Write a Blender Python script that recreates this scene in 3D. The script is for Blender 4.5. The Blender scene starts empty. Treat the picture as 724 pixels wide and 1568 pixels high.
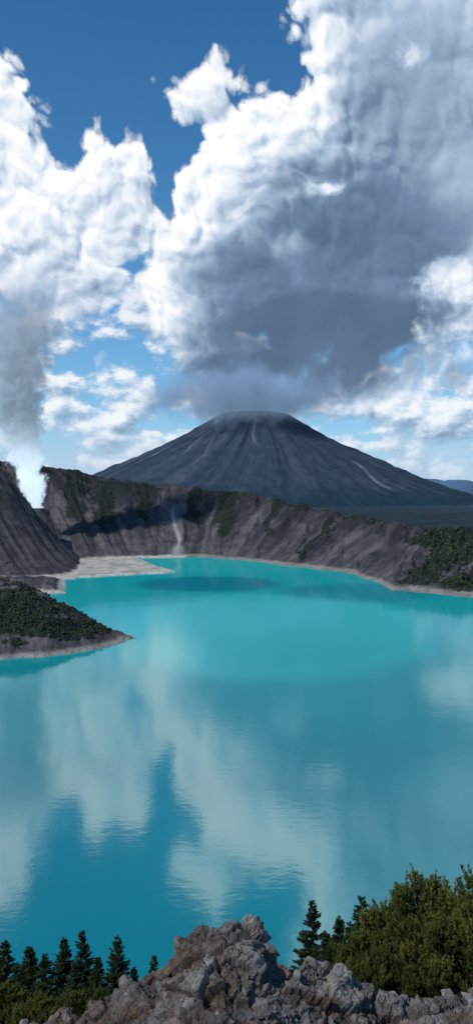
import bpy, math, random
import numpy as np
from mathutils import Vector
rng=np.random.default_rng(7); random.seed(7)
F=1231.0; CX=362.0; HY=740.0; H=100.0
scene=bpy.context.scene
scene.view_settings.view_transform='Standard'; scene.view_settings.look='None'; scene.view_settings.exposure=0

# ---------------------------------------------------------------- helpers
def hsh(ix,iy,seed):
    n=(ix.astype(np.int64)*374761393+iy.astype(np.int64)*668265263+seed*1274126177)&0xffffffff
    n=((n^(n>>13))*1274126177)&0xffffffff
    n=n^(n>>16)
    return n/4294967296.0
def gnoise(x,y,seed=0):
    x,y=np.broadcast_arrays(np.asarray(x,float),np.asarray(y,float))
    ix=np.floor(x);iy=np.floor(y);fx=x-ix;fy=y-iy
    ux=fx*fx*fx*(fx*(fx*6-15)+10);uy=fy*fy*fy*(fy*(fy*6-15)+10)
    def g(dx,dy):
        a=hsh(ix+dx,iy+dy,seed)*2*np.pi
        return np.cos(a)*(fx-dx)+np.sin(a)*(fy-dy)
    a=g(0,0)*(1-ux)+g(1,0)*ux; b=g(0,1)*(1-ux)+g(1,1)*ux
    return (a*(1-uy)+b*uy)*1.5
def fbm(x,y,o=5,seed=0,r=0.5):
    s=0;a=1;t=0
    for i in range(o):
        s=s+a*gnoise(x*2**i,y*2**i,seed+i*17);t+=a;a*=r
    return s/t
def ridged(x,y,o=5,seed=0,r=0.5):
    s=0;a=1;t=0
    for i in range(o):
        s=s+a*(1-2*np.abs(gnoise(x*2**i,y*2**i,seed+i*17)));t+=a;a*=r
    return s/t
def worley(x,y,seed=0):
    ix=np.floor(x);iy=np.floor(y)
    f1=np.full(x.shape,9.0);f2=np.full(x.shape,9.0);cid=np.zeros(x.shape)
    for dx in(-1,0,1):
        for dy in(-1,0,1):
            cx=ix+dx;cy=iy+dy
            px=cx+hsh(cx,cy,seed);py=cy+hsh(cx,cy,seed+5)
            d=np.hypot(px-x,py-y)
            c=hsh(cx,cy,seed+9)
            m=d<f1
            f2=np.where(m,f1,np.minimum(f2,d)); cid=np.where(m,c,cid); f1=np.where(m,d,f1)
    return f1,f2,cid
def sst(a,b,x):
    t=np.clip((x-a)/(b-a),0,1);return t*t*(3-2*t)
def mesh_np(name,V,Fc,mats,attrs=None,smooth=False,midx=None,parent=None,link=True):
    V=np.asarray(V,np.float32);Fc=np.asarray(Fc,np.int32);k=Fc.shape[1]
    me=bpy.data.meshes.new(name)
    me.vertices.add(len(V));me.vertices.foreach_set('co',V.ravel())
    me.loops.add(Fc.size);me.loops.foreach_set('vertex_index',Fc.ravel())
    me.polygons.add(len(Fc));me.polygons.foreach_set('loop_start',np.arange(0,Fc.size,k,dtype=np.int32))
    if midx is not None: me.polygons.foreach_set('material_index',np.asarray(midx,np.int32))
    me.polygons.foreach_set('use_smooth',np.full(len(Fc),smooth))
    for m in mats: me.materials.append(m)
    if attrs:
        for n,a in attrs.items():
            at=me.attributes.new(n,'FLOAT','POINT');at.data.foreach_set('value',np.asarray(a,np.float32).ravel())
    me.update(calc_edges=True);me.validate()
    if not link: return me
    ob=bpy.data.objects.new(name,me);scene.collection.objects.link(ob)
    if parent: ob.parent=parent
    return ob
def gridfaces(r,c):
    i=np.arange(r*c).reshape(r,c)
    return np.stack([i[:-1,:-1],i[:-1,1:],i[1:,1:],i[1:,:-1]],-1).reshape(-1,4)

class NT:
    def __init__(s,tree): s.t=tree
    def n(s,typ,**kw):
        nd=s.t.nodes.new(typ)
        for k,v in kw.items(): setattr(nd,k,v)
        return nd
    def set(s,inp,v):
        if isinstance(v,bpy.types.NodeSocket): s.t.links.new(v,inp)
        elif v is not None: inp.default_value=v
    def m(s,op,a,b=None,c=None,clamp=False):
        nd=s.n('ShaderNodeMath',operation=op,use_clamp=clamp)
        s.set(nd.inputs[0],a)
        if b is not None:s.set(nd.inputs[1],b)
        if c is not None:s.set(nd.inputs[2],c)
        return nd.outputs[0]
    def v(s,op,a,b=None,c=None):
        nd=s.n('ShaderNodeVectorMath',operation=op)
        s.set(nd.inputs[0],a)
        if b is not None:
            if op=='SCALE': s.set(nd.inputs[3],b)
            else: s.set(nd.inputs[1],b)
        if c is not None:s.set(nd.inputs[2],c)
        return nd.outputs['Value'] if op in('LENGTH','DOT_PRODUCT','DISTANCE') else nd.outputs[0]
    def comb(s,x,y,z):
        nd=s.n('ShaderNodeCombineXYZ')
        for i,q in enumerate((x,y,z)): s.set(nd.inputs[i],q)
        return nd.outputs[0]
    def sep(s,v):
        nd=s.n('ShaderNodeSeparateXYZ');s.set(nd.inputs[0],v);return nd.outputs
    def noise(s,v,scale,detail=5,rough=0.5,dist=0,color=False,dim='3D'):
        nd=s.n('ShaderNodeTexNoise',noise_dimensions=dim);s.set(nd.inputs['Vector'],v)
        nd.inputs['Scale'].default_value=scale;nd.inputs['Detail'].default_value=detail
        nd.inputs['Roughness'].default_value=rough;nd.inputs['Distortion'].default_value=dist
        return nd.outputs['Color' if color else 'Fac']
    def vor(s,v,scale,dim='2D',feature='F1',out='Distance'):
        nd=s.n('ShaderNodeTexVoronoi',feature=feature,voronoi_dimensions=dim);s.set(nd.inputs['Vector'],v)
        nd.inputs['Scale'].default_value=scale
        return nd.outputs[out]
    def mr(s,x,a,b,c=0,d=1,smooth=True):
        nd=s.n('ShaderNodeMapRange',interpolation_type='SMOOTHSTEP' if smooth else 'LINEAR')
        s.set(nd.inputs[0],x)
        for i,q in enumerate((a,b,c,d)): s.set(nd.inputs[i+1],q)
        return nd.outputs[0]
    def mix(s,f,a,b,blend='MIX'):
        nd=s.n('ShaderNodeMix',data_type='RGBA',blend_type=blend)
        s.set(nd.inputs[0],f)
        for i,q in ((6,a),(7,b)):
            if isinstance(q,(tuple,list)): q=(*q[:3],1)
            s.set(nd.inputs[i],q)
        return nd.outputs[2]
    def ramp(s,f,pts):
        nd=s.n('ShaderNodeValToRGB');e=nd.color_ramp.elements
        while len(e)<len(pts): e.new(0.5)
        for el,(p,c) in zip(e,pts): el.position=p;el.color=(*c,1)
        s.set(nd.inputs[0],f);return nd.outputs[0]
    def attr(s,name):
        nd=s.n('ShaderNodeAttribute',attribute_name=name);return nd.outputs['Fac']
def newmat(name):
    m=bpy.data.materials.new(name);m.use_nodes=True
    t=m.node_tree;b=t.nodes['Principled BSDF'];N=NT(t)
    return m,N,b
def bump(N,b,h,strength=0.5,dist=0.1):
    nd=N.n('ShaderNodeBump');nd.inputs['Strength'].default_value=strength;nd.inputs['Distance'].default_value=dist
    N.set(nd.inputs['Height'],h);N.t.links.new(nd.outputs[0],b.inputs['Normal']);return nd

# ---------------------------------------------------------------- sun
sd=Vector((-0.60,-0.40,0.70)).normalized()
sun=bpy.data.lights.new('sun','SUN');sun.energy=3.1;sun.angle=math.radians(0.53);sun.color=(1,0.96,0.9)
so=bpy.data.objects.new('sun',sun);scene.collection.objects.link(so)
so.rotation_euler=sd.to_track_quat('Z','Y').to_euler()

# ---------------------------------------------------------------- sky
W=bpy.data.worlds.new('World');scene.world=W;W.use_nodes=True
t=W.node_tree;t.nodes.clear();N=NT(t)
D=N.v('NORMALIZE',N.n('ShaderNodeTexCoord').outputs['Generated'])
sx,sy,sz=N.sep(D)
az=N.m('ARCTAN2',sx,sy);el=N.m('ARCSINE',sz)
P0=N.comb(az,el,0.0)
def aze(px,py):
    x=(px-CX)/F;z=(HY-py)/F
    return math.atan2(x,1),math.atan2(z,math.hypot(x,1))
def ellp(cx,cy,rx,ry):
    a,e=aze(cx,cy)
    ra=(aze(cx+rx,cy)[0]-aze(cx-rx,cy)[0])/2
    re=(aze(cx,cy-ry)[1]-aze(cx,cy+ry)[1])/2
    return a,e,ra,re
wc=N.noise(P0,7.0,2,0.5,color=True,dim='2D')
wcc=N.v('SUBTRACT',wc,(0.5,0.5,0.5))
wf=N.v('SUBTRACT',N.noise(P0,26.0,2,0.5,color=True,dim='2D'),(0.5,0.5,0.5))
P=N.v('ADD',P0,N.v('MULTIPLY',wcc,(0.06,0.05,0)))
Pd=N.v('ADD',P0,N.v('MULTIPLY',wcc,(0.10,0.05,0)))
def vfield(Pv,cx,cy,rx,ry):
    a,e,ra,re=ellp(cx,cy,rx,ry)
    L=N.v('LENGTH',N.v('MULTIPLY_ADD',Pv,(1/ra,1/re,0),(-a/ra,-e/re,0)))
    return L,min(ra,re)
mass=[(650,60,235,330),(700,300,260,260),(330,172,86,80),(290,170,46,55),(390,190,80,80),(470,265,90,110),(365,310,120,125),(450,430,225,178),(440,548,268,80),(560,530,150,78),(590,440,190,165),(330,490,120,100),
 (-55,230,110,150),(40,300,95,125),(125,295,62,105),(195,345,75,125),(70,400,170,130),(250,420,85,110),(0,520,75,170),(710,500,60,90)]
acc=None
for e_ in mass:
    L,r=vfield(P,*e_)
    d=N.m('MULTIPLY_ADD',L,-r,r)
    acc=d if acc is None else N.m('SMOOTH_MAX',acc,d,0.015)
g=bpy.data.node_groups.new('billow','ShaderNodeTree')
g.interface.new_socket('V',in_out='INPUT',socket_type='NodeSocketVector')
g.interface.new_socket('H',in_out='OUTPUT',socket_type='NodeSocketFloat')
G=NT(g);gi=g.nodes.new('NodeGroupInput');go=g.nodes.new('NodeGroupOutput')
gv=gi.outputs[0];hacc=None
for k,(sc_,w_) in enumerate([(10,1.2),(22,0.66),(46,0.34),(95,0.17)]):
    dv=G.vor(G.v('ADD',gv,(0.37*k,0.11*k,0)),sc_)
    pf=G.m('MULTIPLY',G.m('MULTIPLY',dv,dv),-w_)
    hacc=pf if hacc is None else G.m('ADD',hacc,pf)
hacc=G.m('ADD',hacc,G.m('MULTIPLY',G.noise(gv,18,6,0.55,dim='2D'),0.9))
g.links.new(hacc,go.inputs[0])
def billow(v):
    nd=N.n('ShaderNodeGroup');nd.node_tree=g;N.set(nd.inputs[0],v);return nd.outputs[0]
Dw=N.v('ADD',P0,N.v('ADD',N.v('MULTIPLY',wcc,(0.05,0.05,0)),N.v('MULTIPLY',wf,(0.016,0.016,0))))
H0=billow(Dw);H1=billow(N.v('ADD',Dw,(-0.0075,0.0095,0)))
relief=N.m('SUBTRACT',H0,H1)
fb=N.noise(P0,13,7,0.55,dim='2D')
M=N.m('ADD',acc,N.m('ADD',N.m('MULTIPLY',N.m('SUBTRACT',H0,0.0),0.050),N.m('MULTIPLY',N.m('SUBTRACT',fb,0.5),0.035)))
soft=N.mr(el,0.14,0.34,0.034,0.009)
alpha=N.mr(M,-0.004,soft)
dark=[(435,575,245,62,1.06),(500,510,265,125,0.98),(560,380,230,190,0.74),(650,200,190,260,0.50),(370,440,115,105,0.68),(10,590,60,150,0.40),(110,440,130,70,0.22),(700,590,60,40,0.6)]
dacc=None
for cx,cy,rx,ry,w in dark:
    L,r=vfield(Pd,cx,cy,rx,ry)
    d=N.m('MULTIPLY',N.mr(L,1.25,0.30),w)
    dacc=d if dacc is None else N.m('SMOOTH_MAX',dacc,d,0.08)
whites=[(620,88,34,18,0.7),(475,293,34,15,0.75),(376,322,14,10,0.5),(705,440,50,45,0.75),(655,500,22,45,0.4)]
wacc=None
nw=N.m('MULTIPLY',N.m('SUBTRACT',fb,0.5),4.2)
for cx,cy,rx,ry,w in whites:
    L,r=vfield(P,cx,cy,rx,ry)
    L=N.m('SUBTRACT',L,nw)
    d=N.m('MULTIPLY',N.mr(L,1.2,0.4),w)
    wacc=d if wacc is None else N.m('MAXIMUM',wacc,d)
dd=N.m('MULTIPLY',dacc,N.m('SUBTRACT',1.0,wacc))
edge=N.mr(M,0.16,0.01,0.34,1.0)
rg=N.m('MULTIPLY',N.m('MULTIPLY',relief,edge),N.m('MULTIPLY_ADD',dd,-0.78,0.95))
B=N.m('ADD',N.m('SUBTRACT',0.91,dd),rg)
B=N.m('ADD',B,N.m('MULTIPLY',N.m('SUBTRACT',fb,0.5),0.26))
B=N.m('ADD',B,N.m('MULTIPLY',N.m('SUBTRACT',N.noise(P0,4.5,3,0.5,dim='2D'),0.5),0.35))
B=N.m('ADD',B,N.m('MULTIPLY',N.mr(M,0.05,0.0),N.mr(el,0.14,0.3,0.10,0.10)))
B=N.m('MAXIMUM',B,N.m('MULTIPLY_ADD',fb,0.25,-0.04))
B=N.m('MULTIPLY_ADD',B,0.95,0.03,clamp=True)
cramp=[(0.0,(0.075,0.125,0.21)),(0.3,(0.17,0.255,0.39)),(0.6,(0.42,0.54,0.70)),(0.85,(0.80,0.87,0.96)),(1.0,(1.0,1.0,1.0))]
ccol=N.ramp(B,cramp)
nish=N.n('ShaderNodeTexSky',sky_type='NISHITA',sun_disc=False,sun_elevation=math.asin(sd.z),sun_rotation=math.atan2(sd.x,sd.y)%(2*math.pi),altitude=1500,air_density=1.0,dust_density=0.6,ozone_density=3.0)
skyc=N.mix(1.0,nish.outputs[0],(0.034,0.098,0.125),'MULTIPLY')
hz=N.m('POWER',2.718,N.m('MULTIPLY',N.m('MAXIMUM',el,0.0),-7.0))
skyc=N.mix(N.m('MULTIPLY',hz,0.85),skyc,(0.40,0.59,0.80))
lv=N.comb(az,N.m('MULTIPLY',el,1.7),0.0)
lf=N.v('ADD',lv,N.v('MULTIPLY',wf,(0.02,0.02,0)))
ln=N.m('ADD',N.noise(lv,10,7,0.6,dim='2D'),N.m('MULTIPLY',N.m('SUBTRACT',0.5,N.vor(lf,34)),0.12))
la=N.m('MULTIPLY',N.mr(ln,0.41,0.56),N.mr(el,0.34,0.18))
lr=N.m('SUBTRACT',ln,N.m('ADD',N.noise(N.v('ADD',lv,(-0.010,0.022,0)),10,6,0.6,dim='2D'),N.m('MULTIPLY',N.m('SUBTRACT',0.5,N.vor(N.v('ADD',lf,(-0.008,0.012,0)),34)),0.12)))
lb=N.m('ADD',0.72,N.m('MULTIPLY',lr,2.2),clamp=True)
lc=N.ramp(lb,cramp)
skyc=N.mix(N.m('MULTIPLY',la,0.85),skyc,lc)
skyc=N.mix(N.m('MULTIPLY',N.mr(el,0.09,0.0),0.7),skyc,(0.50,0.64,0.80))
fin=N.mix(alpha,skyc,ccol)
bg=N.n('ShaderNodeBackground');N.set(bg.inputs[0],fin);bg.inputs[1].default_value=1.0
wo=N.n('ShaderNodeOutputWorld');t.links.new(bg.outputs[0],wo.inputs[0])
W.cycles.sampling_method='MANUAL';W.cycles.sample_map_resolution=256

# ---------------------------------------------------------------- terrain
px_c=np.concatenate([np.linspace(-2600,-260,50),np.arange(-250,975,1.6),np.linspace(985,3400,50)])
rows=np.concatenate([np.linspace(120,400,14),np.arange(404,640,2.0),np.arange(642,1560,2.2),1560*1.035**np.arange(1,105)])
PX,Y=np.meshgrid(px_c,rows)
X=(PX-CX)/F*Y
def yy(py): return H*F/(np.asarray(py,float)-HY)
sp=np.array([-2600,-1200,-400,-100,0,100,200,300,360,420,480,540,580,600,660,724,850,1000,1400,2200,3400])
ss=np.concatenate([[200,420,760,930],yy([868,860,856,853,857,864,871,879,893,904,909,915]),[640,560,420,260,160]])
Ys=np.interp(PX,sp,ss)+fbm(PX/60,PX*0+3.1,5,11)*14+fbm(X/14,Y/14,3,5)*1.5
rp=np.array([-2600,-400,0,50,75,100,150,190,240,300,360,410,470,520,560,620,660,724,850,1000,1400,3400])
ry=np.array([690,700,706,706,714,720,727,738,743,748,753,763,776,786,793,806,812,812,800,780,760,740.])
Yr=Ys+np.interp(PX,[-2600,0,75,200,300,520,660,724,3400],[260,440,400,310,260,240,200,190,200])
Zr=H-(np.interp(PX,rp,ry)-HY)*Yr/F+fbm(PX/45,PX*0,6,21,0.55)*5
T=(Y-Ys)/(Yr-Ys)
prof=np.interp(T,[-1,-.02,0,0.06,0.3,0.6,0.78,0.87,1.0],[-.3,-0.02,0,0.02,0.18,0.48,0.71,0.89,1.0])
tw=fbm(PX/70,T*1.5,3,33)
SL=np.interp(PX,[-200,0,150,270,400,550,724],[100,90,55,0,-60,-95,-70])*np.clip(T,0,1)
gl=ridged((PX+SL)/34+tw*0.7,T*0.6+tw,4,41,0.42)
gl2=ridged((PX+SL)/10+tw*1.5,T*0.9,3,47)
bell=sst(0.03,0.3,T)*(1-sst(0.92,1.1,T))
cliff=sst(0.70,0.82,T)*(1-sst(0.95,1.1,T))
Zin=Zr*prof+(gl-0.4)*7*bell+(gl2-0.3)*1.4*bell+(fbm(X/16,Y/10,5,51)*6)*cliff+fbm(X/12,Y/12,4,51)*0.7*sst(0.05,0.3,T)
plain=4+fbm(X/500,Y/500,4,61)*4
S=np.clip((Y-Yr)/420,0,1)
Zout=Zr*(1-sst(0,1,S))+plain*sst(0,1,S)+fbm(X/30,Y/30,4,63)*4*(1-S)+(gl-0.4)*4*(1-sst(0,0.2,S))
Z=np.where(T<1,Zin,Zout)
Z=np.maximum(Z,np.where(T>1,1.5,-30))
lc_=np.interp(PX,[-2600,-300,-60,0,20,42,65,90,115,140],[700,690,695,722,742,768,798,826,846,856])
Yc=1070+fbm(PX/60,PX*0,3,71)*15
Zc=np.maximum(H-(lc_-HY)*Yc/F,0.5)
tl=np.where(Y<Yc,(Y-838)/(Yc-838),1-(Y-Yc)/150)
gl3=ridged((PX+130*np.clip(tl,0,1))/34,Y/300,5,77,0.42)
Zl=Zc*np.interp(tl,[-3,0,0.15,0.6,1],[-4.5,0,0.12,0.58,1])+(gl3-0.3)*4*sst(0.05,0.4,tl)*np.minimum(Zc/30,1)+fbm(X/10,Y/10,4,79)*1.0-sst(115,140,PX)*12
Zl=np.where((PX<140)&(Y>640),Zl,-50)
Z=np.maximum(Z,Zl)
yl=np.interp(PX,[-400,25,100,150,200,250,268,276],[800,832,838,849,868,884,893,900])+fbm(X/18,X*0,4,81)*4
yh=np.interp(PX,[0,195,215,235,276],[1500,1500,1060,985,902])+fbm(X/14,X*0+2,3,83)*6
ms=np.minimum(sst(0,14,Y-yl),sst(0,14,yh-Y))*(PX<276)
Zs=-6+ms*7.6+fbm(X/20,Y/20,4,85)*0.5
Z=np.maximum(Z,Zs)
m2=np.minimum(np.minimum(sst(0,40,Y-(715+fbm(X/15,X*0,3,87)*6)),1-sst(800,860,Y)),1-sst(60,128,PX))
Z=np.maximum(Z,-4+m2*11+fbm(X/9,Y/9,4,89)*1.2)
yf=np.interp(PX,[-2600,-300,0,100,170,207],[380,440,456,468,492,514])+fbm(X/12,X*0,4,91)*4
yb=np.interp(PX,[-2600,0,100,170,207],[700,640,600,545,520])
ycr=0.45*yf+0.55*yb
zc=np.interp(PX,[-2600,-300,0,30,60,110,150,185,207],[60,50,34,32,27,16,7.5,2.4,0.3])
tp=np.where(Y<ycr,(Y-yf)/(ycr-yf+1e-3),(yb-Y)/(yb-ycr+1e-3))
Zp=zc*np.interp(tp,[-8,0,0.1,0.5,1],[-12,0,0.1,0.6,1])+fbm(X/14,Y/14,5,93)*3.0*sst(0,0.4,tp)-sst(0,-1,tp)*3
Zp=np.where(PX<210,Zp,-50)
Z=np.maximum(Z,np.where(tp>-1,Zp,-50))
def hill(cp,cy,wp,wy,z,seed):
    return z*np.exp(-((PX-cp)/wp)**2-((Y-cy)/wy)**2)*(1+0.25*fbm(PX/30,Y/800,4,seed))
Z=np.where(Y>2500,np.maximum(Z,np.maximum.reduce([hill(755,7500,55,900,150,1),hill(860,8000,90,900,190,5),hill(650,16000,70,1500,190,2),hill(700,15000,50,1500,170,3),hill(0,12000,120,1500,160,4)])),Z)
n_m=fbm(X/40,Y/40,5,101); n_f=fbm(X/9,Y/9,4,103)
top=sst(0.66,0.9,T)*(T<1.3)
veg=0.70*top*sst(-0.1,0.3,n_m+0.3*n_f+0.1)
for (a,b_,w,t0,t1) in((150,165,22,0.45,0.9),(215,222,14,0.6,0.95),(335,350,22,0.45,1.0),(120,110,18,0.55,1.0),(450,520,10,0.2,0.8),(285,300,12,0.6,1),(395,425,8,0.5,1.0)):
    veg=np.maximum(veg,0.85*np.exp(-((PX-(a+(b_-a)*T)+n_m*24)/w)**2)*sst(t0-0.15,t0,T)*sst(t1+0.1,t1,T))
veg=np.maximum(veg,sst(590,650,PX+n_m*60-(T-0.3)*60)*sst(0.03,0.2,T)*sst(-0.35,0.2,n_m+0.4*n_f+0.15))
veg=np.maximum(veg,(T>1.3)*0.95)
isprom=(Z<=Zp+1e-6)&(Y<720)
veg=np.where(isprom,sst(-0.25,0.25,n_m*0.7+n_f*0.6+0.2-0.25*(tp<0.25))*sst(1.5,6,Z),veg)
isl=(Zl>=Z-1e-6)&(PX<140)&(Y>800)
veg=np.where(isl,0.55*sst(0.0,0.4,n_m+0.3*n_f),veg)
sand=np.where((Y>640)&(Y<1300)&(T<1.2),sst(3.2,1.4,Z+n_f*1.0+n_m),0)*np.where(PX>285,0.4,1)
sand=np.maximum(sand,(sst(2.4,0.8,Z)*0.5)*(Y<640))
flow=fbm((PX+SL)/7+tw*1.5,T*1.0,4,111,0.6)*0.7+fbm((PX+SL)/26+tw*0.7,T*0.8,3,112)*0.7-0.35*cliff+0.15*sst(0.5,0.1,T)
flow=np.where(isl,fbm((PX+130*np.clip(tl,0,1))/8,tl*0.9,4,115,0.55)*0.9,flow)
streak=np.exp(-((PX-270-6*np.sin(T*7))/3.0)**2)*sst(0.1,0.2,T)*sst(0.8,0.6,T)+0.8*np.exp(-((PX-268-20*(0.3-T))/10)**2)*sst(0.02,0.05,T)*sst(0.3,0.1,T)
mt,N,b=newmat('volcanic_ground')
pos=N.n('ShaderNodeNewGeometry').outputs['Position']
A_v,A_s,A_f,A_k=N.attr('veg'),N.attr('sand'),N.attr('flow'),N.attr('streak')
n1=N.noise(pos,0.05,6,0.6);n2=N.noise(pos,0.25,6,0.65)
base=N.ramp(N.m('ADD',N.m('MULTIPLY',A_f,0.60),n1),[(0.22,(0.030,0.030,0.036)),(0.5,(0.074,0.069,0.075)),(0.78,(0.145,0.132,0.134))])
base=N.mix(N.m('MULTIPLY',N.mr(n2,0.35,0.65),0.35),base,(0.048,0.044,0.048))
vg=N.ramp(n2,[(0.35,(0.010,0.016,0.016)),(0.6,(0.024,0.033,0.026)),(0.75,(0.045,0.052,0.036))])
vf=N.mr(N.m('ADD',A_v,N.m('MULTIPLY',N.m('SUBTRACT',n2,0.5),0.9)),0.35,0.65)
col=N.mix(N.m('MULTIPLY',vf,0.92),base,vg)
snd=N.ramp(N.noise(pos,0.08,6,0.6),[(0.35,(0.36,0.33,0.28)),(0.6,(0.60,0.56,0.48))])
col=N.mix(A_s,col,snd)
col=N.mix(N.m('MULTIPLY',A_k,0.8,clamp=True),col,(0.42,0.39,0.38))
yv=N.sep(pos)[1]
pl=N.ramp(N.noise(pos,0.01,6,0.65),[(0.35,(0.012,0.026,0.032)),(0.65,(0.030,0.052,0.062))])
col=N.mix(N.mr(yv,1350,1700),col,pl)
col=N.mix(N.mr(yv,2500,9000,0,0.9,False),col,(0.10,0.18,0.29))  # aerial haze painted into the base colour, growing with distance
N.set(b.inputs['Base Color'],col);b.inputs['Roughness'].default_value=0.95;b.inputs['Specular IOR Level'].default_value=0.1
bump(N,b,n2,0.8,2.5)
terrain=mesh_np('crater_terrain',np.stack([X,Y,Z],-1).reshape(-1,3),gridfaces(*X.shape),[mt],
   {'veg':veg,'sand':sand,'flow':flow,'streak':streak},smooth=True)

def ico():
    import bmesh
    bm=bmesh.new();bmesh.ops.create_icosphere(bm,subdivisions=1,radius=1)
    v=np.array([q.co[:] for q in bm.verts]);f=np.array([[q.index for q in p.verts] for p in bm.faces]);bm.free();return v,f
iv,if_=ico()
cell=(np.abs(np.gradient(X,axis=1))*np.gradient(Y,axis=0))
pr=np.where((Y<1500)&(PX>-120)&(PX<850),cell*np.clip(veg-0.3,0,1)**1.2,0)
pr=pr*np.where(isprom,4.0,1)*np.where((T>1.0)&~isprom,0.25,1)*np.where((PX<560)&~isprom,0.4,1)
pr=pr.ravel()/pr.sum();idx=rng.choice(len(pr),16000,p=pr)
c=np.stack([X.ravel()[idx],Y.ravel()[idx],Z.ravel()[idx]],-1)+rng.normal(0,0.8,(len(idx),3))*[1,1,0]
r=rng.uniform(0.5,1.9,len(idx))*np.where(c[:,1]<700,0.5,1)*np.where((c[:,0]<200)&(c[:,1]>700),0.75,1)
V=iv[None]*(r[:,None,None]*rng.uniform(0.6,1.4,(len(idx),12,1))*np.array([1,1,1.05]))+c[:,None,:]+np.array([0,0,0.15])*r[:,None,None]
Fs=(if_[None]+np.arange(len(idx))[:,None,None]*12).reshape(-1,3)
mv,N,b=newmat('shrub_foliage')
tn=N.attr('tone')
N.set(b.inputs['Base Color'],N.ramp(tn,[(0,(0.012,0.020,0.014)),(0.5,(0.028,0.042,0.022)),(1,(0.065,0.075,0.036))]))
b.inputs['Roughness'].default_value=0.9;b.inputs['Specular IOR Level'].default_value=0.1
mesh_np('shrub_cover',V.reshape(-1,3),Fs,[mv],{'tone':np.repeat(rng.random(len(idx)),12)})

# ---------------------------------------------------------------- lake
ml,N,b=newmat('lake_water')
t=N.t
pos=N.n('ShaderNodeNewGeometry').outputs['Position']
x_,y_,z_=N.sep(pos)
n1=N.noise(pos,0.004,5,0.55)
col=N.ramp(n1,[(0.3,(0.0005,0.175,0.205)),(0.5,(0.001,0.225,0.25)),(0.7,(0.003,0.29,0.305))])
wz=N.noise(pos,0.01,4,0.5)
def ell(cx,cy,rx,ry_,soft):
    L=N.v('LENGTH',N.v('MULTIPLY_ADD',pos,(1/rx,1/ry_,0),(-cx/rx,-cy/ry_,0)))
    L=N.m('ADD',L,N.m('MULTIPLY',N.m('SUBTRACT',wz,0.5),0.4))
    return N.mr(L,1.0+soft,1.0-soft)
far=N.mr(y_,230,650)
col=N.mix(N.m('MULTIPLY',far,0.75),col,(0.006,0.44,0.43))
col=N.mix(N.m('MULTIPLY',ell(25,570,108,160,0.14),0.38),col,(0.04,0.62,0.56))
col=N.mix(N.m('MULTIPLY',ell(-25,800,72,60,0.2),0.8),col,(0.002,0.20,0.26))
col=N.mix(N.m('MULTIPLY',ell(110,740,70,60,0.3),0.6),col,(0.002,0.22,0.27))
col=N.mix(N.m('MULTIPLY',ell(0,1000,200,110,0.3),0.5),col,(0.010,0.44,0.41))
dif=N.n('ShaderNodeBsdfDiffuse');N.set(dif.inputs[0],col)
gl_=N.n('ShaderNodeBsdfGlossy');gl_.inputs['Color'].default_value=(0.88,1,1,1);gl_.inputs['Roughness'].default_value=0.07
fr=N.n('ShaderNodeFresnel');fr.inputs[0].default_value=1.66
bn=N.n('ShaderNodeBump');bn.inputs['Strength'].default_value=0.17;bn.inputs['Distance'].default_value=0.12
wvv=N.v('MULTIPLY',pos,(0.6,1.0,1))
N.set(bn.inputs['Height'],N.m('ADD',N.noise(wvv,0.35,3,0.6),N.m('MULTIPLY',N.noise(pos,0.03,2,0.5),3.0)))
t.links.new(bn.outputs[0],gl_.inputs['Normal'])
fac=N.m('MINIMUM',N.m('MULTIPLY',fr.outputs[0],1.8),0.29)
mx=N.n('ShaderNodeMixShader');N.set(mx.inputs[0],fac);t.links.new(dif.outputs[0],mx.inputs[1]);t.links.new(gl_.outputs[0],mx.inputs[2])
t.links.new(mx.outputs[0],t.nodes['Material Output'].inputs[0])
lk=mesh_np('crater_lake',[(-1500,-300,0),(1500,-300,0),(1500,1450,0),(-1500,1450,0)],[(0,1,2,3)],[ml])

# ---------------------------------------------------------------- volcano
VX,VY=(388-CX)/F*4500,4500
na=900
aa=np.linspace(0,2*np.pi,na,endpoint=False);rr=np.concatenate([np.linspace(0,150,20),np.linspace(156,2600,200)])
A,R=np.meshgrid(aa,rr)
nr=len(rr)
hz_=np.interp(R,[0,60,120,190,300,365,500,640,860,950,1243,1700,2600],[462,472,496,484,418,374,306,245,148,108,8,-40,-60])
cA=np.cos(A);sA=np.sin(A)
rg_=ridged(cA*4+R/900,sA*4,4,201,0.45)+0.35*ridged(cA*14+R/600,sA*14,3,207)
hz_=hz_+(rg_-0.5)*15*sst(120,500,R)*(1-0.6*sst(1000,2000,R))+fbm(R*cA/60,R*sA/60,5,211)*9*sst(0,200,R)
vs=np.clip(fbm(cA*11+R/900,sA*11,5,213,0.6)*1.1+0.5,0,1)
def ray(a0,w,r0,r1):
    d=np.angle(np.exp(1j*(A-a0-0.05*np.sin(R/90))))
    return np.exp(-(d/w)**2)*sst(r0,r0+80,R)*sst(r1,r1-150,R)
stv=np.maximum.reduce([ray(-1.55,0.012,150,620)*0.45,ray(-2.55,0.02,500,900)*0.6,ray(-2.2,0.012,300,700)*0.4,ray(-0.9,0.012,700,1100)*0.7,ray(-2.0,0.01,400,900)*.3])
mvv,N,b=newmat('volcano_rock')
pos=N.n('ShaderNodeNewGeometry').outputs['Position']
n2=N.noise(pos,0.012,8,0.6)
col=N.ramp(N.m('ADD',N.m('MULTIPLY',N.attr('vs'),0.36),N.m('MULTIPLY',n2,0.64)),[(0.3,(0.028,0.046,0.070)),(0.55,(0.044,0.065,0.092)),(0.75,(0.072,0.092,0.116))])  # blue-grey rock ramp with distance haze painted in
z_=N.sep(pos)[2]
col=N.mix(N.mr(N.m('ADD',z_,N.m('MULTIPLY',n2,120)),190,70),col,(0.020,0.044,0.062))
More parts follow.
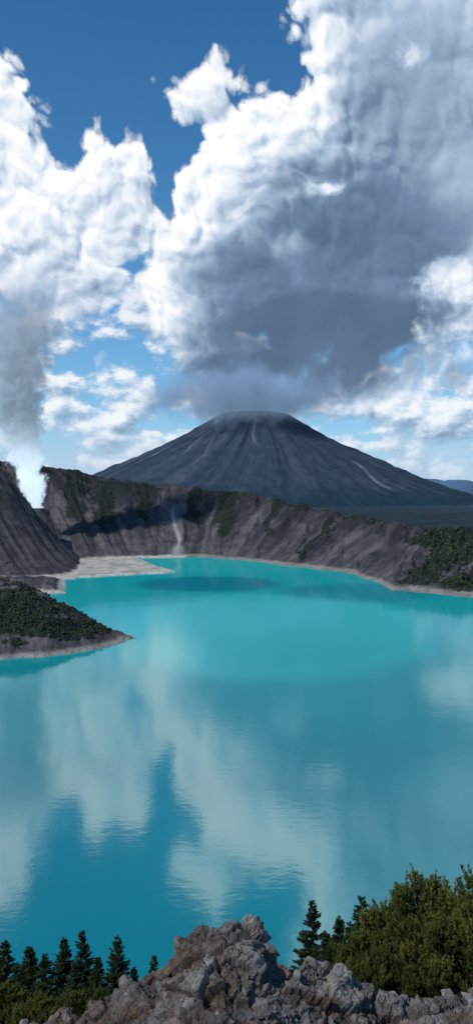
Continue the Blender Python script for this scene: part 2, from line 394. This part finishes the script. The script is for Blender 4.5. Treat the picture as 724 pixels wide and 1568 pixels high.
col=N.mix(N.m('MULTIPLY',N.attr('st'),0.8),col,(0.24,0.27,0.31))
N.set(b.inputs['Base Color'],col);b.inputs['Roughness'].default_value=0.95;b.inputs['Specular IOR Level'].default_value=0.05
bump(N,b,n2,0.6,10)
i=np.arange(nr*na).reshape(nr,na)
i2=np.roll(i,-1,1)
Fv=np.stack([i[:-1],i[1:],i2[1:],i2[:-1]],-1).reshape(-1,4)
mesh_np('volcano',np.stack([VX+R*cA,VY+R*sA,hz_],-1).reshape(-1,3),Fv,[mvv],{'vs':vs,'st':stv},smooth=True)

# ---------------------------------------------------------------- volumes
def uvs(name,seg,rings,fn,mat):
    V=[];
    for j in range(rings+1):
        for k in range(seg): V.append(fn(j/rings,k/seg*2*math.pi))
    V=np.array(V);i=np.arange((rings+1)*seg).reshape(rings+1,seg);i2=np.roll(i,-1,1)
    Fq=np.stack([i[:-1],i2[:-1],i2[1:],i[1:]],-1).reshape(-1,4).tolist()
    Fq.append(list(range(seg))[::-1]);Fq.append([rings*seg+k for k in range(seg)])
    me=bpy.data.meshes.new(name);me.from_pydata(V.tolist(),[],Fq);me.materials.append(mat);me.update()
    ob=bpy.data.objects.new(name,me);scene.collection.objects.link(ob);return ob
SY=1130
def pxz(px,py,Yd): return (px-CX)/F*Yd, H-(py-HY)/F*Yd
pts=[(57,778),(48,725),(34,680),(27,620),(28,560),(34,490),(44,400)]
pz=[pxz(a,b_,SY) for a,b_ in pts];zs=[p[1] for p in pz];xs=[p[0] for p in pz]
rs=[12,24,31,38,48,60,74]
ms_=bpy.data.materials.new('steam');ms_.use_nodes=True;t=ms_.node_tree;t.nodes.clear();N=NT(t)
pos=N.n('ShaderNodeNewGeometry').outputs['Position'];x_,y_,z_=N.sep(pos)
def piece(z,zz,vv):
    o=N.mr(z,zz[0],zz[1],vv[0],vv[1],False)
    for k in range(1,len(zz)-1):
        o=N.m('ADD',o,N.mr(z,zz[k],zz[k+1],0.0,vv[k+1]-vv[k],False))
    return o
cxn=piece(z_,zs,xs);rn=piece(z_,zs,rs)
L=N.v('LENGTH',N.comb(N.m('SUBTRACT',x_,cxn),N.m('SUBTRACT',y_,SY),0.0))
L=N.m('DIVIDE',L,rn)
nn=N.noise(pos,0.055,5,0.6)
f_=N.m('ADD',N.m('SUBTRACT',0.80,L),N.m('MULTIPLY',N.m('SUBTRACT',nn,0.5),2.5))
den=N.mr(f_,0.0,0.2)
dscale=N.mr(z_,zs[1],zs[4],0.18,0.055,False)
dz=N.m('MULTIPLY',N.m('MULTIPLY',den,dscale),N.mr(z_,zs[-1]-5,zs[-1]-150))
pv=N.n('ShaderNodeVolumePrincipled');N.set(pv.inputs['Color'],N.mix(N.mr(z_,zs[1],zs[3]),(0.98,0.98,1),(0.66,0.78,0.94)));N.set(pv.inputs['Density'],dz)  # white base to grey-blue column: shade on the upper steam put into its colour
N.set(pv.inputs['Emission Strength'],N.m('MULTIPLY',dz,N.mr(z_,zs[1]-8,zs[2]+45,0.62,0.15)));pv.inputs['Emission Color'].default_value=(0.66,0.84,1,1)  # steam glow added in place of multiple scattering, strongest low down
t.links.new(pv.outputs[0],N.n('ShaderNodeOutputMaterial').inputs['Volume'])
try: ms_.cycles.volume_step_rate=0.5
except Exception as e: print(e)
def fs(u,a):
    z=zs[0]+(zs[-1]-zs[0])*u
    x=np.interp(z,zs,xs);r=np.interp(z,zs,rs)*1.4
    return (x+r*math.cos(a),SY+r*math.sin(a),z)
uvs('steam_plume',20,24,fs,ms_)
cx_,cz_=pxz(376,608,4350)
mc=bpy.data.materials.new('summit_mist');mc.use_nodes=True;t=mc.node_tree;t.nodes.clear();N=NT(t)
pos=N.n('ShaderNodeNewGeometry').outputs['Position']
RX,RY,RZ=640,420,200
L=N.v('LENGTH',N.v('MULTIPLY_ADD',pos,(1/RX,1/RY,1/RZ),(-cx_/RX,-4350/RY,-cz_/RZ)))
nn=N.noise(pos,0.006,5,0.6)
f_=N.m('ADD',N.m('SUBTRACT',0.92,L),N.m('MULTIPLY',N.m('SUBTRACT',nn,0.5),2.0))
dz=N.m('MULTIPLY',N.mr(f_,0.0,0.9),0.012)
pv=N.n('ShaderNodeVolumePrincipled');pv.inputs['Color'].default_value=(0.46,0.62,0.86,1);N.set(pv.inputs['Density'],dz)
N.set(pv.inputs['Emission Strength'],N.m('MULTIPLY',dz,0.12));pv.inputs['Emission Color'].default_value=(0.52,0.76,1,1)  # faint bluish glow added to the mist in place of scattered light
t.links.new(pv.outputs[0],N.n('ShaderNodeOutputMaterial').inputs['Volume'])
try: mc.cycles.volume_step_rate=1.0
except Exception as e: print(e)
def fc(u,a):
    th=math.pi*(0.02+0.96*u)
    return (cx_+RX*1.25*math.sin(th)*math.cos(a),4350+RY*1.25*math.sin(th)*math.sin(a),cz_-RZ*1.25*math.cos(th))
uvs('summit_cloud',24,12,fc,mc)

# ---------------------------------------------------------------- near hillside
xs_=np.concatenate([np.linspace(-260,-30,60),np.arange(-29,30,0.4),np.linspace(30.5,260,60)])
ys_=np.concatenate([np.linspace(-80,4,20),np.arange(4.4,60,0.4),np.linspace(61,175,60)])
X2,Y2=np.meshgrid(xs_,ys_)
Z2=H-np.where(Y2>6,0.66*Y2+1.0,4.96-(6-Y2)*0.1)+fbm(X2/5,Y2/5,5,301)*0.8*sst(6,20,Y2)+fbm(X2/1.2,Y2/1.2,3,303)*0.12
mh,N,b=newmat('hillside_soil')
pos=N.n('ShaderNodeNewGeometry').outputs['Position']
n1=N.noise(pos,0.8,6,0.65);n2=N.noise(pos,6,6,0.6)
col=N.ramp(n1,[(0.35,(0.035,0.04,0.018)),(0.5,(0.08,0.068,0.04)),(0.65,(0.13,0.10,0.07))])
col=N.mix(N.m('MULTIPLY',N.mr(n2,0.4,0.65),0.5),col,(0.02,0.028,0.012))
N.set(b.inputs['Base Color'],col);b.inputs['Roughness'].default_value=1
bump(N,b,n2,0.8,0.15)
mesh_np('hillside',np.stack([X2,Y2,Z2],-1).reshape(-1,3),gridfaces(*X2.shape),[mh],smooth=True)

# ---------------------------------------------------------------- rock outcrop
mr_,N,b=newmat('outcrop_rock')
pos=N.n('ShaderNodeNewGeometry').outputs['Position']
n1=N.noise(pos,1.6,6,0.6);n2=N.noise(pos,9,8,0.65);n3=N.noise(pos,40,5,0.65)
tn=N.attr('tone')
col=N.ramp(N.m('ADD',N.m('MULTIPLY',n2,0.5),N.m('MULTIPLY',tn,0.5)),[(0.20,(0.034,0.030,0.028)),(0.48,(0.122,0.112,0.104)),(0.82,(0.32,0.30,0.28))])
col=N.mix(N.m('MULTIPLY',N.mr(n1,0.43,0.63),0.65),col,(0.098,0.060,0.038))
col=N.mix(N.m('MULTIPLY',N.mr(N.noise(pos,4.2,6,0.7),0.57,0.65),0.5),col,(0.42,0.42,0.40))
col=N.mix(N.m('MULTIPLY',N.mr(N.noise(N.v('ADD',pos,(5,9,2)),5,6,0.7),0.58,0.66),0.65),col,(0.28,0.115,0.045))
col=N.mix(N.m('MULTIPLY',N.mr(n3,0.5,0.7),0.5),col,(0.026,0.022,0.021))
N.set(b.inputs['Base Color'],col);b.inputs['Roughness'].default_value=0.9;b.inputs['Specular IOR Level'].default_value=0.25
bump(N,b,N.m('ADD',n2,N.m('MULTIPLY',n3,0.5)),1.0,0.05)
ST_=0.016
xr=np.arange(-4.6,4.6,ST_);yr=np.arange(6.2,11.0,ST_)
X3,Y3=np.meshgrid(xr,yr)
YC=9.0
op=np.array([-300,20,60,100,150,200,240,262,285,310,345,385,402,425,450,480,520,570,620,680,724,1000])
oy=np.array([1630,1592,1572,1550,1524,1494,1478,1456,1430,1412,1401,1404,1426,1444,1454,1470,1490,1512,1520,1514,1508,1516.])
pxr=X3/YC*F+CX
zc3=H-(np.interp(pxr,op,oy)-HY)/F*YC-0.07
yc3=YC+0.3*fbm(X3/0.8,X3*0,4,401)
Z0=np.where(Y3<yc3,zc3-0.55*(yc3-Y3)+0.04*(yc3-Y3)**2,zc3-1.1*(Y3-yc3))
for _ in range(10):
    Z0[1:-1,1:-1]=(Z0[1:-1,1:-1]*2+Z0[:-2,1:-1]+Z0[2:,1:-1]+Z0[1:-1,:-2]+Z0[1:-1,2:])/6
gy_,gx_=np.gradient(Z0,ST_)
nl=np.sqrt(1+gx_**2+gy_**2);NX,NY,NZ=-gx_/nl,-gy_/nl,1/nl
V3=Y3+Z0*0.9;U3=X3
wxx=U3+0.10*fbm(U3/0.5,V3/0.5,4,411);wyy=V3+0.10*fbm(U3/0.5,V3/0.5,4,412)
soil=sst(-0.05,0.30,fbm(U3/0.9,V3/0.9,4,431))
tone=np.zeros_like(X3);dsp=np.zeros_like(X3)
for sc,am,sdn in((0.80,0.16,501),(0.36,0.10,502),(0.16,0.045,503),(0.065,0.018,504)):
    an=sdn*1.7;ca,sa=math.cos(an),math.sin(an)
    gx=(wxx*ca+wyy*sa)/sc;gy=(-wxx*sa+wyy*ca)/sc*1.3
    f1,f2,cid=worley(gx,gy,sdn)
    tx=(np.modf(cid*37.7)[0]-0.5);ty=(np.modf(cid*91.3)[0]-0.5)
    loc=np.sin((U3/sc*tx+V3/sc*ty)*2.4)
    edge=np.clip((f2-f1)/0.16,0,1)**0.7
    pres=(np.modf(cid*13.1)[0]>0.15)
    wgt=1-0.6*soil if sc>0.1 else 1
    dsp+=wgt*(am*((cid-0.5)*0.8+loc*0.45)-am*0.45*(1-edge)*pres)
    tone+=cid*(0.45 if sc>0.3 else 0.2)
dsp+=0.04*ridged(U3/0.3,V3/0.3,6,421,0.6)-0.03+0.012*fbm(U3/0.05,V3/0.05,3,425)
tone=tone*(1-0.45*soil)
QX=X3+NX*dsp;QY=Y3+NY*dsp;QZ=Z0+NZ*dsp
mesh_np('rock_outcrop',np.stack([QX,QY,QZ],-1).reshape(-1,3),gridfaces(*X3.shape),[mr_],{'tone':tone},smooth=False)
import bmesh
bm=bmesh.new();bmesh.ops.create_icosphere(bm,subdivisions=3,radius=1)
bv=np.array([q.co[:] for q in bm.verts]);bf=np.array([[q.index for q in p.verts] for p in bm.faces]);bm.free()
def stone():
    v=bv.copy()
    for _ in range(12):
        n=rng.normal(size=3);n/=np.linalg.norm(n);d=rng.uniform(0.35,0.75)
        s=v@n;v=v-np.outer(np.maximum(s-d,0),n)
    v=v*rng.uniform(0.6,1.3,3)
    v+=0.018*rng.normal(size=v.shape)
    q,_=np.linalg.qr(rng.normal(size=(3,3)));return v@q.T
protos=[stone() for _ in range(18)]
SV=[];SF=[];ST=[];off=0
for k in range(1500):
    x=rng.uniform(-3.4,3.8);y=rng.uniform(6.9,9.3)
    s=0.010+0.07*rng.random()**3.5
    if k<34: s=rng.uniform(0.10,0.24)
    ix=int((x+4.6)/ST_);iy=int((y-6.2)/ST_)
    if k<34 and abs(x+0.1)<0.55 and y>8.3: continue
    n_=np.array([NX[iy,ix],NY[iy,ix],NZ[iy,ix]])
    v=protos[k%18]*s*np.array([1,1,0.8])+np.array([QX[iy,ix],QY[iy,ix],QZ[iy,ix]])-n_*s*0.15
    SV.append(v);SF.append(bf+off);ST.append(np.full(len(v),0.3+0.9*rng.random()));off+=len(v)
mesh_np('loose_stones',np.concatenate(SV),np.concatenate(SF),[mr_],{'tone':np.concatenate(ST)})

# ---------------------------------------------------------------- trees
def leafmat(name,c0,c1,c2):
    m,N,b=newmat(name);tn=N.attr('tone')
    N.set(b.inputs['Base Color'],N.ramp(tn,[(0,c0),(0.5,c1),(1,c2)]))
    b.inputs['Roughness'].default_value=0.75;b.inputs['Specular IOR Level'].default_value=0.2
    tr=N.n('ShaderNodeBsdfTranslucent');N.set(tr.inputs[0],N.ramp(tn,[(0,c0),(0.5,c1),(1,c2)]))
    mx=N.n('ShaderNodeMixShader');mx.inputs[0].default_value=0.25
    N.t.links.new(b.outputs[0],mx.inputs[1]);N.t.links.new(tr.outputs[0],mx.inputs[2])
    N.t.links.new(mx.outputs[0],N.t.nodes['Material Output'].inputs[0]);return m
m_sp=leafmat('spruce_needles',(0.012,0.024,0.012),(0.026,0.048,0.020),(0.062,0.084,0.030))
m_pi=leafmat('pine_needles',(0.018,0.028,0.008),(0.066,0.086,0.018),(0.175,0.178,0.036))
m_bk,N,b=newmat('bark')
N.set(b.inputs['Base Color'],N.ramp(N.noise(N.n('ShaderNodeTexCoord').outputs['Object'],12,4,0.6),[(0.3,(0.03,0.02,0.015)),(0.7,(0.10,0.07,0.05))]));b.inputs['Roughness'].default_value=0.95
class Tri:
    def __init__(s): s.V=[];s.F=[];s.T=[];s.M=[];s.n=0
    def add(s,v,f,tone,m):
        s.V.append(v);s.F.append(f+s.n);s.T.append(np.broadcast_to(tone,(len(v),)));s.M.append(np.full(len(f),m));s.n+=len(v)
    def tube(s,p0,p1,r0,r1,seg=6):
        p0=np.array(p0,float);p1=np.array(p1,float);d=p1-p0;d/=np.linalg.norm(d)
        a=np.cross(d,[0.3,0.9,0.1]);a/=np.linalg.norm(a);b_=np.cross(d,a)
        th=np.linspace(0,2*np.pi,seg,endpoint=False)
        ring=np.cos(th)[:,None]*a+np.sin(th)[:,None]*b_
        v=np.concatenate([p0+ring*r0,p1+ring*r1]);i=np.arange(seg);j=(i+1)%seg
        s.add(v,np.concatenate([np.stack([i,j,j+seg],-1),np.stack([i,j+seg,i+seg],-1)]),0.5,1)
    def leaves(s,c,d,ln,w,tone):
        n=len(c);u=rng.normal(size=(n,3));sd_=np.cross(d,u);sd_/=np.linalg.norm(sd_,axis=1,keepdims=True)+1e-9
        ln=np.broadcast_to(ln,(n,))[:,None];w=np.broadcast_to(w,(n,))[:,None]
        v=np.stack([c-sd_*w,c+sd_*w,c+d*ln],1).reshape(-1,3)
        s.add(v,np.arange(3*n).reshape(-1,3),np.repeat(tone,3),0)
    def mesh(s,name,mats):
        return mesh_np(name,np.concatenate(s.V),np.concatenate(s.F),mats,{'tone':np.concatenate(s.T)},midx=np.concatenate(s.M),link=False)
def spruce(Ht,Rm,seed):
    T_=Tri()
    for k in range(6): T_.tube((0,0,Ht*k/6),(0,0,Ht*(k+1)/6),0.13*(1-k/6)+0.01,0.13*(1-(k+1)/6)+0.008)
    z=0.06*Ht
    while z<Ht*0.985:
        f=1-z/Ht
        nb=rng.integers(6,10)
        for _ in range(nb):
            if rng.random()<0.08: continue
            a=rng.uniform(0,2*np.pi);Lb=Rm*(f**0.9)*rng.uniform(0.5,1.15)+0.07
            zz=z+rng.uniform(-0.1,0.1)
            sl=rng.uniform(-0.30,0.05)+0.5*(1-f)**2
            dirb=np.array([np.cos(a),np.sin(a),sl]);end=np.array([0,0,zz])+dirb*Lb
            if Lb>0.3: T_.tube((0,0,zz),end,0.025*f+0.006,0.004,3)
            n=int(16+62*Lb)
            u=rng.random(n)**0.7
            cpos=np.array([0,0,zz])+dirb*(Lb*u)[:,None]+np.array([0,0,1])*((u**2)*0.12*Lb)[:,None]
            side=np.cross(dirb,[0,0,1]);side/=np.linalg.norm(side)
            sg=rng.choice([-1,1],n)[:,None]
            dl=dirb*0.7+side*sg*rng.uniform(0.3,1.1,(n,1))+np.array([0,0,1])*rng.uniform(-0.55,0.3,(n,1))
            dl/=np.linalg.norm(dl,axis=1,keepdims=True)
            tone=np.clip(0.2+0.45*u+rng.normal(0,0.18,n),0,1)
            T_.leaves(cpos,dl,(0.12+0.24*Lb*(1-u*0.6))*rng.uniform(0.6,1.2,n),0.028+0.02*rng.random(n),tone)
        z+=Ht*0.022*rng.uniform(0.7,1.3)+0.02
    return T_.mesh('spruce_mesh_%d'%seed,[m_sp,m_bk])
def bushpine(Ht,Rm,seed,ncl=170):
    T_=Tri();stems=[]
    for k in range(7):
        a=k*0.9+rng.uniform(-.3,.3);r=Rm*rng.uniform(0.25,0.6);p1=np.array([r*np.cos(a),r*np.sin(a),Ht*rng.uniform(0.5,0.75)])
        mid=p1*[0.4,0.4,0.5];T_.tube((0,0,-0.3),mid,0.09,0.06);T_.tube(mid,p1,0.06,0.025);stems.append(p1)
    subs=[]
    for k in range(18):
        a=rng.uniform(0,2*np.pi);ph=np.arccos(rng.uniform(0.0,1))
        subs.append((np.array([Rm*0.88*np.sin(ph)*np.cos(a),Rm*0.88*np.sin(ph)*np.sin(a),Ht*0.40+Ht*0.48*np.cos(ph)]),Rm*rng.uniform(0.18,0.32),rng.uniform(-0.25,0.25)))
    for k in range(ncl):
        cS,rS,tS=subs[k%18]
        o=rng.normal(size=3);o/=np.linalg.norm(o);o[2]=abs(o[2])*1.0-0.25*rng.random()
        p=cS+o*rS*rng.uniform(0.7,1.1)*np.array([1,1,1.35])
        T_.tube(cS*0.75,p,0.018,0.005,3)
        ax=o*0.6+np.array([0,0,0.9]);ax/=np.linalg.norm(ax)
        base_t=np.clip(0.38+0.38*o[2]+tS-0.15*o[0]+rng.normal(0,0.08),0.02,0.8)  # clump tops and left sides toned lighter, light painted into the needles
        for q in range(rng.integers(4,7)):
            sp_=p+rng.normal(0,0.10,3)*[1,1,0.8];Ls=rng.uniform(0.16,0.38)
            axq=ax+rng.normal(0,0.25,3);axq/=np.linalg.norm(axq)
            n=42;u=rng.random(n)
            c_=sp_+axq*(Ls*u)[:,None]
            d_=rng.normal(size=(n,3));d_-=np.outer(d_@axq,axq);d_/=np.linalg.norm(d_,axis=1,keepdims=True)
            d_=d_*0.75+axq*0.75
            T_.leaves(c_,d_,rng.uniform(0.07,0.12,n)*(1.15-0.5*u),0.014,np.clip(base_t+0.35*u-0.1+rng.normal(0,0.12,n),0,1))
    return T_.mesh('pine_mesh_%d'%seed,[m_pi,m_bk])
sps=[spruce(7,1.8,0),spruce(6.2,1.6,1),spruce(7.5,2.0,2)]
bps=[bushpine(3.6,1.7,0,240),bushpine(3.0,1.5,1,210)]
def gz(x,y):
    iy=np.argmin(abs(ys_-y));ix=np.argmin(abs(xs_-x));return Z2[iy,ix]
def place(me,name,px,ytop,Yd,h0,rot=None,wscale=1):
    x=(px-CX)/F*Yd;ztop=H-(ytop-HY)/F*Yd;zb=gz(x,Yd)-0.15
    s=(ztop-zb)/h0
    ob=bpy.data.objects.new(name,me);scene.collection.objects.link(ob)
    ob.location=(x,Yd,zb);ob.scale=(s*wscale,s*wscale,s);ob.rotation_euler=(0,0,rng.uniform(0,6.28) if rot is None else rot)
hs=[7,6.2,7.5]
for k,(px,yt,Yd,ws) in enumerate([(478,1378,42,0.95),(520,1402,44,0.95),(553,1370,46,0.95),(586,1392,48,0.8),(500,1425,38,0.95),(535,1410,40,1.0),
   (126,1424,40,1.0),(98,1434,42,1.0),(180,1432,36,1.05),(236,1462,40,0.9),(45,1448,42,1.25),(8,1440,40,1.3),(70,1460,38,1.25),(150,1464,39,1.1),(-20,1440,42,1.3),(28,1475,34,1.4),(205,1480,36,1.0),(115,1475,33,1.2)]):
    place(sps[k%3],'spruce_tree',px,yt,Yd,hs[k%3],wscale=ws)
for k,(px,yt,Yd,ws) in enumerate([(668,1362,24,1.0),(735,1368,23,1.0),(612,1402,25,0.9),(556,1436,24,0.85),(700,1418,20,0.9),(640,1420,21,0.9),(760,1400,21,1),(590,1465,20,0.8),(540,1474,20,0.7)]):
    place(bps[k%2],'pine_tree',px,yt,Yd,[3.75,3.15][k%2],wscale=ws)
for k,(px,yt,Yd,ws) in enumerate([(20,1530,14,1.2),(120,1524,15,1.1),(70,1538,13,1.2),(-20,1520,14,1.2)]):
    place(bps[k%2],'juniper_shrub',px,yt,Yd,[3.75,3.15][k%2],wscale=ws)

# ---------------------------------------------------------------- camera
cam=bpy.data.cameras.new('camera');co=bpy.data.objects.new('camera',cam);scene.collection.objects.link(co)
co.location=(0,0,H);co.rotation_euler=(math.radians(90),0,0)
cam.sensor_fit='VERTICAL';cam.sensor_height=24;cam.lens=24*F/1568;cam.shift_y=-44/1568
cam.clip_start=0.1;cam.clip_end=100000
scene.camera=co
